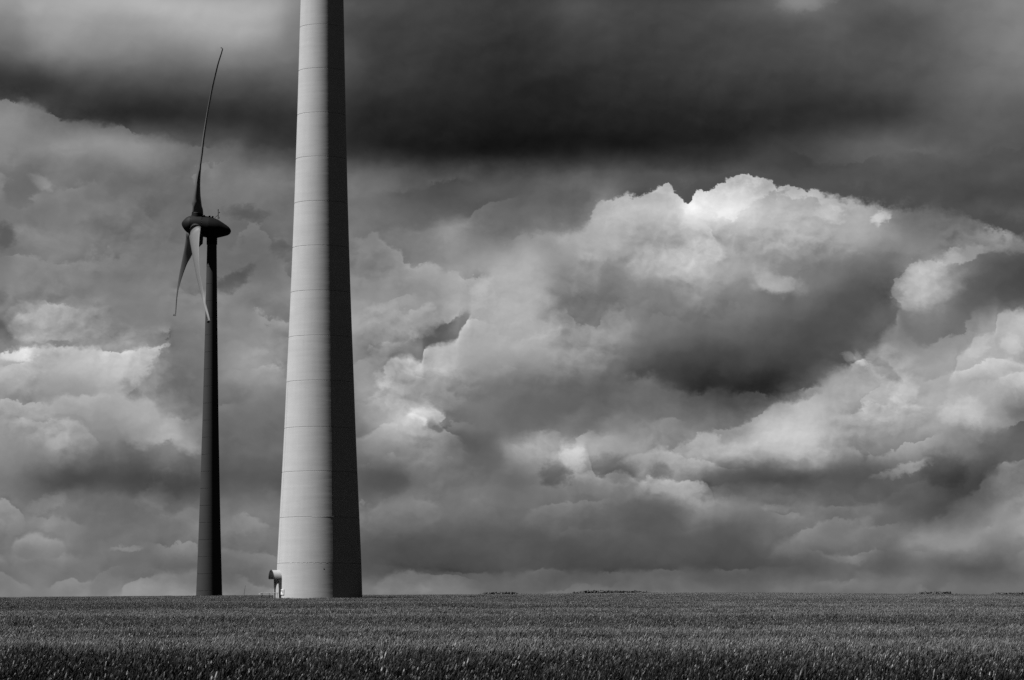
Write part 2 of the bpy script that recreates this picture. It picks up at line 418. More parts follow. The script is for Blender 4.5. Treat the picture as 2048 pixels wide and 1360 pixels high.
# ---------------------------------------------------------------- materials
def material(name):
    m = bpy.data.materials.new(name); m.use_nodes = True
    S.tree = m.node_tree
    return m, m.node_tree.nodes['Principled BSDF'], m.node_tree

def grey(x): return (x, x, x, 1.0)

def plain(name, value, rough=0.5, spec=0.3, var=0.12, scale=1.5, metal=0.0):
    m, b, t = material(name)
    c = t.nodes.new('ShaderNodeTexCoord')
    n = noise(S(c.outputs['Object']), scale, 5.0, 0.6)
    f = smooth(n, 0.3, 0.7, value * (1 - var), value * (1 + var))
    put(b.inputs['Base Color'], vec(f, f, f))
    b.inputs['Roughness'].default_value = rough
    b.inputs['Specular IOR Level'].default_value = spec
    b.inputs['Metallic'].default_value = metal
    return m

def concrete(name, value, streak, bump_d, rough=0.7, spec=0.08):
    m, b, t = material(name)
    c = t.nodes.new('ShaderNodeTexCoord')
    p = S(c.outputs['Object'])
    x, y, z = comp(p)
    band = noise(vec(x * 0.12, y * 0.12, z * 3.2), 1.0, 4.0, 0.6)        # formwork bands
    run = noise(vec(x * 3.0, y * 3.0, z * 0.18), 1.0, 4.0, 0.6)          # rain runs
    blot = noise(p, 0.6, 6.0, 0.6)
    f = 1.0 + (band - 0.5) * streak + (run - 0.5) * streak * 0.8 + (blot - 0.5) * streak * 1.2
    f = f * value
    put(b.inputs['Base Color'], vec(f, f, f))
    b.inputs['Roughness'].default_value = rough
    b.inputs['Specular IOR Level'].default_value = spec
    wave = noise(vec(x * 0.35, y * 0.35, z * 1.7), 1.0, 2.0, 0.5)
    bp = t.nodes.new('ShaderNodeBump'); bp.inputs['Strength'].default_value = 1.0
    bp.inputs['Distance'].default_value = bump_d
    put(bp.inputs['Height'], wave + noise(vec(x, y, z * 2.0), 2.0, 3.0, 0.5) * 0.15)
    t.links.new(bp.outputs[0], b.inputs['Normal'])
    return m

mat_tower = concrete('painted_concrete', 0.21, 0.17, 0.007)
mat_gap = plain('joint_sealant', 0.03, 0.8, 0.1)
mat_seal = plain('pale_sealant', 0.3, 0.6, 0.2)
mat_tower_far = concrete('far_tower_concrete', 0.023, 0.14, 0.006, 0.8, 0.05)  # far tower: one even tone, much darker than the near tower
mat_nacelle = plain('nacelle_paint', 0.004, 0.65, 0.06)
mat_dark = plain('dark_metal', 0.02, 0.5, 0.3)
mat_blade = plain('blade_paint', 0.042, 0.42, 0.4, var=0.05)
mat_white = plain('white_metal', 0.17, 0.45, 0.35, var=0.06, scale=4)
mat_door = plain('door_paint', 0.2, 0.5, 0.3, var=0.06, scale=3)
mat_steel = plain('galvanised_steel', 0.20, 0.4, 0.5, var=0.2, scale=9)
mat_slab = plain('cast_concrete', 0.2, 0.85, 0.15, var=0.25, scale=2)
mat_sign = plain('sign_board', 0.38, 0.4, 0.4, var=0.04)
mat_print = plain('sign_print', 0.16, 0.5, 0.3, var=0.04)
mat_hedge = plain('hedge_leaves', 0.035, 0.8, 0.1, var=0.4, scale=0.8)
mat_wood = plain('weathered_wood', 0.06, 0.9, 0.1, var=0.3, scale=3)

def crop_material(name, CROP):
    m, b, t = material(name)
    g = t.nodes.new('ShaderNodeNewGeometry')
    p = S(g.outputs['Position'])
    x, y, z = comp(p)
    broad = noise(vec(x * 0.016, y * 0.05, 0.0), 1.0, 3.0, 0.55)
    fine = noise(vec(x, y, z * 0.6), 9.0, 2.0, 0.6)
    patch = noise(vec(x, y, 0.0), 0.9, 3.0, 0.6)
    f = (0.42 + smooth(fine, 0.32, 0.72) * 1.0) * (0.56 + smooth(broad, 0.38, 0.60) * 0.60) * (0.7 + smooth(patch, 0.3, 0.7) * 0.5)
    f = f * smooth(y + (broad - 0.5) * 36.0 + (patch - 0.5) * 8.0, 46.0, 71.0, 0.09, 1.0)      # shade over the near field, put into the crop colour
    f = f * CROP
    c = vec(f, f, f)
    t.nodes.remove(b)
    df = t.nodes.new('ShaderNodeBsdfDiffuse'); put(df.inputs['Color'], c)
    tr = t.nodes.new('ShaderNodeBsdfTranslucent'); put(tr.inputs['Color'], c)
    gl = t.nodes.new('ShaderNodeBsdfGlossy'); gl.inputs['Roughness'].default_value = 0.42; gl.inputs['Color'].default_value = grey(0.10)
    m1 = t.nodes.new('ShaderNodeMixShader'); m1.inputs[0].default_value = 0.25
    m2 = t.nodes.new('ShaderNodeMixShader'); m2.inputs[0].default_value = 0.12
    t.links.new(df.outputs[0], m1.inputs[1]); t.links.new(tr.outputs[0], m1.inputs[2])
    t.links.new(m1.outputs[0], m2.inputs[1]); t.links.new(gl.outputs[0], m2.inputs[2])
    t.links.new(m2.outputs[0], t.nodes['Material Output'].inputs['Surface'])
    return m
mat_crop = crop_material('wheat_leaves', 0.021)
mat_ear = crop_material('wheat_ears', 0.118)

m, b, t = material('soil_and_stubble')
mat_soil = m
g = t.nodes.new('ShaderNodeNewGeometry')
n = noise(S(g.outputs['Position']), 0.7, 6.0, 0.65)
f = smooth(n, 0.3, 0.7, 0.008, 0.02)
put(b.inputs['Base Color'], vec(f, f, f)); b.inputs['Roughness'].default_value = 0.95
b.inputs['Specular IOR Level'].default_value = 0.1

# ---------------------------------------------------------------- object helpers
def empty(name, loc, label, cat, group=None):
    o = bpy.data.objects.new(name, None); col.objects.link(o)
    o.location = loc; o.empty_display_size = 0.5
    o['label'] = label; o['category'] = cat
    if group: o['group'] = group
    return o

def mesh_obj(name, verts, faces, mat, parent=None, smooth_=False, kind=None, flat=()):
    me = bpy.data.meshes.new(name)
    me.from_pydata([tuple(p) for p in verts], [], [tuple(f) for f in faces])
    me.materials.append(mat)
    me.update()
    if smooth_:
        me.shade_smooth()
        if not flat: me.set_sharp_from_angle(angle=R(35))
    o = bpy.data.objects.new(name, me); col.objects.link(o)
    if parent: o.parent = parent
    if kind: o['kind'] = kind
    return o

class MB:
    def __init__(s): s.v = []; s.f = []
    def box(s, c, ax, ay, az, hx, hy, hz):
        n = len(s.v)
        for k in (-1, 1):
            for j in (-1, 1):
                for i in (-1, 1):
                    s.v.append(Vector(c) + Vector(ax) * hx * i + Vector(ay) * hy * j + Vector(az) * hz * k)
        for f in ((0,2,3,1),(4,5,7,6),(0,1,5,4),(2,6,7,3),(0,4,6,2),(1,3,7,5)): s.f.append([n + i for i in f])
        return s
    def tube(s, pts, r, sides=8):
        pts = [Vector(p) for p in pts]
        n0 = len(s.v)
        for i, p in enumerate(pts):
            d = (pts[min(i + 1, len(pts) - 1)] - pts[max(i - 1, 0)]).normalized()
            a = d.cross(Vector((0, 0, 1)))
            if a.length < 0.05: a = d.cross(Vector((1, 0, 0)))
            a.normalize(); b = d.cross(a)
            rr = r[i] if isinstance(r, (list, tuple)) else r
            for k in range(sides):
                t = 2 * math.pi * k / sides
                s.v.append(p + a * math.cos(t) * rr + b * math.sin(t) * rr)
        for i in range(len(pts) - 1):
            for k in range(sides):
                a0 = n0 + i * sides + k; a1 = n0 + i * sides + (k + 1) % sides
                s.f.append([a0, a1, a1 + sides, a0 + sides])
        s.f.append([n0 + k for k in range(sides)][::-1])
        s.f.append([n0 + (len(pts) - 1) * sides + k for k in range(sides)])
        return s
    def obj(s, name, mat, parent=None, smooth_=False, kind=None):
        o = mesh_obj(name, s.v, s.f, mat, parent, smooth_, kind)
        return o

# ---------------------------------------------------------------- terrain
PROF = [(-400,-3),(-100,-1.6),(0,-1.15),(25,-0.70),(40,-0.42),(60,-0.03),(100,0.75),(150,1.70),(200,2.66),(285,4.13),(380,5.78),(430,6.42),(500,6.6),(600,5.2),(700,2.2),(795,-0.6),(1000,-7),(1500,-22),(2500,-35),(5000,-45),(20000,-60)]
CRX = [(-200,-0.3),(-56,-0.22),(-29,0.0),(-12,0.05),(-4,0.09),(4,0.17),(14,0.29),(28,0.28),(56,0.06),(200,0.0)]
pd = np.array([p[0] for p in PROF], float); pz = np.array([p[1] for p in PROF], float)
# monotone-ish smooth interpolation
def prof(d):
    d = np.asarray(d, float)
    acc = 0
    for o_, w_ in ((-0.08, .2), (-0.04, .2), (0, .2), (0.04, .2), (0.08, .2)):
        acc = acc + w_ * np.interp(d * (1 + o_ * 0.6) + 0 * d, pd, pz)
    return acc
def crop_top(x, y):
    """height of the tops of the crop"""
    x = np.asarray(x, float); y = np.asarray(y, float)
    s = np.clip((y - 230) / 150, 0, 1); s = s * s * (3 - 2 * s)
    z = prof(y) + s * np.interp(x * 380 / np.maximum(y, 60), [c[0] for c in CRX], [c[1] for c in CRX])
    w = np.clip((y - 20) / 30, 0, 1) * np.clip((330 - y) / 60, 0, 1)
    z = z + w * (0.05 * np.sin(y * 0.115 + x * 0.012 + 0.6) + 0.035 * np.sin(y * 0.21 - x * 0.03 + 2.0) + 0.03 * np.sin(x * 0.09 + y * 0.05))
    return z + EYE
CH = 0.85
def soil(x, y): return crop_top(x, y) - CH

def graded(lo, hi, n, p): 
    t = np.linspace(-1, 1, n); return t
xs = np.unique(np.concatenate([np.linspace(-80, 80, 65), np.array([s * v for s in (-1, 1) for v in (95, 120, 160, 220, 300, 450, 700, 1100, 1800, 3000, 5000, 9000, 14000)])]))
ys = np.unique(np.concatenate([np.linspace(0, 460, 185), np.linspace(460, 1000, 60), np.array([-3000, -1500, -600, -300, -150, -80, -40, -20, 1100, 1300, 1600, 2000, 3000, 5000, 8000, 14000])]))
X, Y = np.meshgrid(xs, ys)
Z = soil(X, Y)
verts = np.stack([X.ravel(), Y.ravel(), Z.ravel()], 1)
nx, ny = len(xs), len(ys)
faces = [(j * nx + i, j * nx + i + 1, (j + 1) * nx + i + 1, (j + 1) * nx + i) for j in range(ny - 1) for i in range(nx - 1)]
gr = mesh_obj('ground', verts, faces, mat_soil, smooth_=True, kind='structure')
gr['label'] = 'dark soil of the gently rising wheat field'

# ---------------------------------------------------------------- near tower
ring_seams = [1125.5, 1033.3, 941.8, 853, 760, 670, 580, 490, 401, 312, 224, 135.5, 48]
half = [(1193,86.3),(1127,84.1),(1037,79.8),(945,75.25),(854,71.0),(761,67.2),(671,63.3),(581,59.6),(491,56.3),(403,53.3),(225,48.2),(0,42.8)]
TD = 285.0
base_c = at(637.6, 1193, TD)
top_c = at(644.9, 0, TD)
T0 = Vector((base_c.x + 0.00, TD, float(soil(base_c.x, TD))))
AX = (base_c.x + top_c.x) / 2
T0.x = AX
zr = []
for py, hw in half:
    p = at(640, py, TD); zr.append((p.z, hw * depth(p) / F))
zr.sort()
za = np.array([z for z, r in zr]); ra = np.array([r for z, r in zr])
def rad1(z):
    if z < za[0]: return ra[0] + (za[0] - z) * 0.055
    if z > za[-1]: return max(1.05, ra[-1] - (z - za[-1]) * 0.0185)
    return float(np.interp(z, za, ra))
seam_z = []
for py in ring_seams:
    p = at(642, py, TD - 3.0)
    for _ in range(3): p = at(642, py, TD - rad1(p.z))
    seam_z.append(p.z)

tower = empty('wind_turbine_tower', T0, 'huge pale concrete tower running out of the top, arched canopy over its door', 'tower')

def shell(z0, z1, a0, a1, rad, nseg, mat, name, parent, T, thick=0.3, nz=3, gap=0.010, bev=0.012):
    """a curved precast piece; angles from facing the camera, positive to the right"""
    V, Fc = [], []
    full = abs(a1 - a0 - 2 * math.pi) < 1e-6
    zz = [z0 + gap, z0 + gap + bev] + [z0 + (z1 - z0) * k / nz for k in range(1, nz)] + [z1 - gap - bev, z1 - gap]
    na = nseg if full else nseg + 1
    ins = [bev] + [0.0] * (len(zz) - 2) + [bev]
    rings = []
    for z, i_ in zip(zz, ins):
        r = rad(z) - i_
        rings.append(len(V))
        for k in range(na):
            a = a0 + (a1 - a0) * k / nseg
            V.append(Vector((math.sin(a) * r, -math.cos(a) * r, z - T.z)))
    for z in (zz[-1], zz[0]):
        r = rad(z) - thick
        rings.append(len(V))
        for k in range(na):
            a = a0 + (a1 - a0) * k / nseg
            V.append(Vector((math.sin(a) * r, -math.cos(a) * r, z - T.z)))
    m_ = nseg
    nr = len(rings)
    for j in range(nr):
        A, B = rings[j], rings[(j + 1) % nr]
        for k in range(m_):
            k2 = (k + 1) % na
            Fc.append((A + k, A + k2, B + k2, B + k))
    if not full:
        Fc.append([rings[j] for j in range(nr)]); Fc.append([rings[j] + na - 1 for j in range(nr)][::-1])
    o = mesh_obj(name, V, Fc, mat, parent, smooth_=True)
    o.data.set_sharp_from_angle(angle=R(22))          # keeps the ends and bevels crisp
    return o

zs_all = [T0.z - 0.3] + seam_z
while zs_all[-1] < EYE + 96: zs_all.append(zs_all[-1] + 3.75)
rng = random.Random(4)
vj = R(21.6)
for i in range(len(zs_all) - 1):
    z0, z1 = zs_all[i], zs_all[i + 1]
    if i < 5:
        cuts = [vj + R(90) * k + (R(0.8) if i % 2 else 0) for k in range(5)]
        for k in range(4):
            g_ = 0.010 / rad1(z0)
            shell(z0, z1, cuts[k] + g_, cuts[k + 1] - g_, rad1, 32, mat_tower, 'tower_shell', tower, T0)
    else:
        shell(z0, z1, 0, 2 * math.pi, rad1, 144, mat_tower, 'tower_ring', tower, T0)
# dark mortar behind the joints
V, Fc = [], []
for j, z in enumerate(zs_all):
    for k in range(96):
        a = 2 * math.pi * k / 96; r = rad1(z) - 0.03
        V.append((math.sin(a) * r, -math.cos(a) * r, z - T0.z))
for j in range(len(zs_all) - 1):
    for k in range(96): Fc.append((j * 96 + k, j * 96 + (k + 1) % 96, (j + 1) * 96 + (k + 1) % 96, (j + 1) * 96 + k))
Fc.append([(len(zs_all) - 1) * 96 + k for k in range(96)])
mesh_obj('joint_mortar', V, Fc, mat_gap, tower, smooth_=True)

# smeared pale sealant on two of the joints
def arc_strip(z, a0, a1, hgt, out, n, breaks=None):
    mb = MB()
    for k in range(n):
        if breaks and breaks(k): continue
        b0 = a0 + (a1 - a0) * k / n; b1 = a0 + (a1 - a0) * (k + 1) / n
        mid = (b0 + b1) / 2; r = rad1(z) + out / 2 - 0.02
        rad_ = Vector((math.sin(mid), -math.cos(mid), 0)); tan_ = Vector((math.cos(mid), math.sin(mid), 0))
        hh = hgt * rng.uniform(0.6, 1.1)
        mb.box(rad_ * r + Vector((0, 0, z - T0.z)), tan_, rad_, (0, 0, 1), r * (b1 - b0) / 2 * 1.02, out / 2 + 0.02, hh / 2)
    return mb
zS = seam_z[1]
arc_strip(zS + 0.005, R(-8), R(25), 0.055, 0.006, 36).obj('sealant_bead', mat_seal, tower)
zS = seam_z[0]
arc_strip(zS + 0.008, R(-45), R(15), 0.035, 0.005, 70, lambda k: (k // 5) % 2 == 0 or rng.random() < 0.3).obj('sealant_bead', mat_seal, tower, kind='stuff')

# tower foot furniture: door, frame, canopy, sign, vent
al = R(21)
nd = Vector((-math.cos(al), -math.sin(al), 0)); td = Vector((math.sin(al), -math.cos(al), 0)); up = Vector((0, 0, 1))
def on_tower(r, t, z): return nd * r + td * t + up * (z - T0.z)
z_head = at(556, 1159.5, TD - 1.3).z
z_sill = z_head - 2.12
rsurf = rad1(z_head - 1)
# frame: jambs and head standing proud of the wall
mb = MB()
for s_ in (-1, 1): mb.box(on_tower(rsurf - 0.02, s_ * 0.66, (z_head + z_sill) / 2), nd, td, up, 0.17, 0.06, (z_head - z_sill) / 2)
mb.box(on_tower(rsurf - 0.02, 0, z_head + 0.065), nd, td, up, 0.17, 0.72, 0.06)
mb.box(on_tower(rsurf - 0.02, 0, z_sill - 0.045), nd, td, up, 0.2, 0.72, 0.04)
fr = mb.obj('door_frame', mat_white, tower)
dr = MB().box(on_tower(rsurf - 0.03, 0, (z_head + z_sill) / 2), nd, td, up, 0.04, 0.594, (z_head - z_sill) / 2 - 0.006).obj('door', mat_door, tower)
MB().tube([on_tower(rsurf + 0.01, 0.48, z_sill + 1.0), on_tower(rsurf + 0.075, 0.48, z_sill + 1.0), on_tower(rsurf + 0.075, 0.34, z_sill + 1.0)], 0.013, 8).obj('handle', mat_steel, dr)
mb = MB()
for k in range(5):
    mb.box(on_tower(rsurf + 0.015, 0, z_sill + 0.3 + k * 0.07), (nd - up * 0.5).normalized(), td, (up + nd * 0.5).normalized(), 0.008, 0.3, 0.025)
mb.obj('louvre', mat_steel, dr)
# barrel canopy
def barrel(r0, r1, Rr, th, n=28):
    V, Fc = [], []
    for rr in (r0, r1):
        for q_ in (Rr, Rr - th):
            for k in range(n + 1):
                a = math.pi * k / n
                V.append(on_tower(rr, -math.cos(a) * q_, z_head + 0.09 + math.sin(a) * q_))
    m_ = n + 1
    for k in range(n):
        Fc += [(k, k + 1, 2 * m_ + k + 1, 2 * m_ + k), (m_ + k + 1, m_ + k, 3 * m_ + k, 3 * m_ + k + 1),
               (k + 1, k, m_ + k, m_ + k + 1), (2 * m_ + k, 2 * m_ + k + 1, 3 * m_ + k + 1, 3 * m_ + k)]
    Fc += [(0, 2 * m_, 3 * m_, m_), (n, m_ + n, 3 * m_ + n, 2 * m_ + n)]
    return V, Fc
V, Fc = barrel(rsurf - 0.12, rsurf + 0.60, 0.70, 0.035)
can = mesh_obj('canopy', V, Fc, mat_white, tower, smooth_=True)
V, Fc = barrel(rsurf + 0.585, rsurf + 0.612, 0.725, 0.085)
rim = mesh_obj('canopy_rim', V, Fc, mat_dark, can)
V, Fc = barrel(rsurf + 0.50, rsurf + 0.54, 0.66, 0.03)
mesh_obj('canopy_rib', V, Fc, mat_white, can)
V, Fc = barrel(rsurf - 0.16, rsurf - 0.11, 0.735, 0.07)
mesh_obj('canopy_flashing', V, Fc, mat_white, can)
for s_ in (-1, 1):
    MB().box(on_tower(rsurf + 0.24, s_ * 0.70, z_head + 0.075), nd, td, up, 0.35, 0.02, 0.03).obj('canopy_edge_beam', mat_white, can)

# notice board, bell box, vent hole on the curved wall
def wall_frame(ang, z, out=0.0):
    r = rad1(z) + out
    rad_ = Vector((math.sin(ang), -math.cos(ang), 0)); tan_ = Vector((math.cos(ang), math.sin(ang), 0))
    return rad_ * r + up * (z - T0.z), rad_, tan_
zb = at(569, 1184, TD - 2).z
c, rd_, tn_ = wall_frame(R(-54), zb, 0.03)
sg = MB().box(c, tn_, rd_, up, 0.21, 0.02, 0.22).obj('notice_board', mat_sign, tower)
MB().box(c + rd_ * 0.024 + tn_ * 0.07 + up * 0.02, tn_, rd_, up, 0.07, 0.004, 0.13).obj('printed_panel', mat_print, sg)
MB().box(c + rd_ * 0.024 - tn_ * 0.1 + up * 0.1, tn_, rd_, up, 0.06, 0.004, 0.05).obj('printed_panel', mat_print, sg)
c, rd_, tn_ = wall_frame(R(-58), at(566, 1170, TD - 2).z, 0.04)
MB().box(c, tn_, rd_, up, 0.05, 0.05, 0.08).obj('bell_box', mat_white, tower)
c, rd_, tn_ = wall_frame(R(-58), at(566, 1174.5, TD - 2).z, 0.02)
MB().box(c, tn_, rd_, up, 0.015, 0.02, 0.16).obj('cable_conduit', mat_steel, tower)
zv = at(648, 1138, TD - 3.5).z
av = math.asin((at(648, 1138, TD - 3.5).x - T0.x) / rad1(zv))
c, rd_, tn_ = wall_frame(av, zv, -0.02)
MB().tube([c - rd_ * 0.1, c + rd_ * 0.025], 0.05, 16).obj('vent_pipe', mat_dark, tower)

# landing and handrail in front of the door
gz = T0.z
land = empty('entrance_stairs', Vector((T0.x, T0.y, 0)) + nd * 4.5 + up * gz, 'landing with thin metal handrail outside the tower door, half hidden by wheat', 'stairs')
def L(r, t, z): return nd * (r - 4.5) + td * t + up * (z - gz)
MB().box(L(4.4, 0, (z_sill - 0.1 + gz - 0.3) / 2), nd, td, up, 0.80, 0.85, (z_sill - 0.1 - gz + 0.3) / 2).obj('landing', mat_slab, land)
for k in range(2):
    hz = max(0.05, (z_sill - 0.1 - gz) * (2 - k) / 3)
    MB().box(L(5.36 + k * 0.3, 0, gz + hz / 2 - 0.15), nd, td, up, 0.148, 0.85, hz / 2 + 0.15).obj('step', mat_slab, land)
zrl = at(540, 1185.5, TD - 2.4).z
rl = MB().tube([L(5.42, 0.8, zrl - 0.17), L(5.30, 0.8, zrl - 0.05), L(5.15, 0.8, zrl), L(4.3, 0.8, zrl), L(3.72, 0.8, zrl)], 0.024, 8).obj('handrail', mat_steel, land)
MB().tube([L(5.15, 0.8, zrl - 0.5), L(3.86, 0.8, zrl - 0.5)], 0.013, 6).obj('middle_rail', mat_steel, land)
for r_ in (5.15, 4.5, 3.86):
    MB().tube([L(r_, 0.8, z_sill - 0.12), L(r_, 0.8, zrl - 0.02)], 0.024 if r_ != 4.5 else 0.014, 8).obj('post', mat_dark, land)

# ---------------------------------------------------------------- far turbine
FD = 795.0
half2 = [(1188,26.0),(1082,22.5),(978,19.5),(842,16.1),(640,12.1),(475,9.4)]
zr2 = []
for py, hw in half2:
    p = at(420, py, FD); zr2.append((p.z, hw * depth(p) / F))
zr2.sort(); za2 = np.array([z for z, r in zr2]); ra2 = np.array([r for z, r in zr2])
def rad2(z):
    if z < za2[0]: return ra2[0] + (za2[0] - z) * 0.045
    return float(np.interp(z, za2, ra2))
ax2 = (at(417.6, 1188, FD).x + at(424.6, 480, FD).x) / 2
F0 = Vector((ax2, FD, float(soil(ax2, FD))))
far = empty('wind_turbine', F0, 'three-bladed wind turbine with dark teardrop nacelle, standing left of the pale tower', 'wind turbine')
z_top = at(424.6, 489, FD).z
zz_ = [F0.z - 0.3]
s_z = [at(418, 1148 + 34.1 * k, FD).z for k in range(3, -30, -1)]
s_z = [z for z in s_z if zz_[0] + 1.2 < z < z_top - 1.5]
zz_ += s_z + [z_top]
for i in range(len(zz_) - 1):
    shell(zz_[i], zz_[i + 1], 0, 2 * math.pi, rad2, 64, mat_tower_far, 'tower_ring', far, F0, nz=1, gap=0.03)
V, Fc = [], []
for j, z in enumerate(zz_):
    for k in range(48):
        a = 2 * math.pi * k / 48; r = rad2(z) - 0.04
        V.append((math.sin(a) * r, -math.cos(a) * r, z - F0.z))
for j in range(len(zz_) - 1):
    for k in range(48): Fc.append((j * 48 + k, j * 48 + (k + 1) % 48, (j + 1) * 48 + (k + 1) % 48, (j + 1) * 48 + k))
mesh_obj('joint_mortar', V, Fc, mat_gap, far, smooth_=True)
MB().tube([(0, 0, z_top - F0.z - 0.02), (0, 0, z_top - F0.z + 2.1)], 1.24, 40).obj('yaw_collar', mat_nacelle, far)

YAW, TLT = math.asin(0.111), math.atan(0.112)
e_h = Vector((math.sin(YAW), -math.cos(YAW), 0))                      # rotor plane, horizontal, towards the camera
e_ah = Vector((-math.cos(YAW), -math.sin(YAW), 0))
e_a = (e_ah * math.cos(TLT) + up * math.sin(TLT)).normalized()        # axis, towards the nose
e_u = (up * math.cos(TLT) - e_ah * math.sin(TLT)).normalized()        # rotor plane, up
# hub centre: on the axis through the tower top
hub_px, hub_py = 391.8, 450.5
yh = FD - (at(hub_px, hub_py, FD).x - F0.x) * math.tan(YAW) * -1 * -1
hub = at(hub_px, hub_py, FD + (at(hub_px, hub_py, FD).x - F0.x) * math.tan(YAW))
hl = hub - F0
MZ = 1 / 42.1
profz = [(0,0),(3,14),(8,24),(20,42),(40,64),(58,77),(75,85),(78,85.5),(79,84),(80,88),(100,92),(140,96),(188,99),(190,97.5),(192,100),(254,104),(256,102),(258,104),(300,101),(340,93),(360,87),(400,70),(440,52),(462,40),(476,27),(484,14),(487,0)]
def lathe(name, pts, s_hub, mat, parent, n=48, squash=1.0):
    V, Fc = [], []
    for s_, r_ in pts:
        for k in range(n):
            a = 2 * math.pi * k / n
            V.append(hl + e_a * ((s_hub - s_) * MZ) - e_u * (max(0, s_ - 200) * 0.07 * MZ) + (e_h * math.sin(a) + e_u * math.cos(a) * squash) * max(r_ * MZ, 0.01))
    for j in range(len(pts) - 1):
        for k in range(n):
            Fc.append((j * n + k, (j + 1) * n + k, (j + 1) * n + (k + 1) % n, j * n + (k + 1) % n))
    Fc.append([k for k in range(n)]); Fc.append([(len(pts) - 1) * n + k for k in range(n)][::-1])
    return mesh_obj(name, V, Fc, mat, parent, smooth_=True)
SH = 140
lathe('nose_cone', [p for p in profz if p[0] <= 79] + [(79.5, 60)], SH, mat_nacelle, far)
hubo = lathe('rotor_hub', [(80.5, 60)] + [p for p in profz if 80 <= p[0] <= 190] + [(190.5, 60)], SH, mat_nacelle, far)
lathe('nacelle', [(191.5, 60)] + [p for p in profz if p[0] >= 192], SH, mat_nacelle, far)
# weather mast, hatch ridges on the nacelle roof
def nac(s_, r_, t=0.0): return hl + e_a * ((SH - s_) * MZ) + e_u * (r_ * MZ) + e_h * t
ms = MB()
b0 = nac(348, 86); ms.tube([b0, b0 + up * 2.1], 0.085, 6)
ms.tube([nac(312, 95), b0 + up * 1.0], 0.05, 6)
ms.tube([b0 + up * 1.5 - e_a * 0.0, b0 + up * 1.5 - e_a * 0.32], 0.05, 6)
ms.tube([b0 + up * 1.5 - e_a * 0.32, b0 + up * 1.75 - e_a * 0.32], 0.09, 6)
ms.tube([b0 + up * 2.1, b0 + up * 2.3], 0.13, 6)
ms.tube([b0 + up * 0.1 - e_a * 0.25, b0 + up * 0.6 - e_a * 0.25], 0.06, 6)
ms.obj('weather_mast', mat_dark, far)
for s_ in (208, 262, 292):
    MB().box(nac(s_, 103), e_a, e_h, e_u, 0.22, 0.5, 0.12).obj('roof_hatch', mat_nacelle, far)

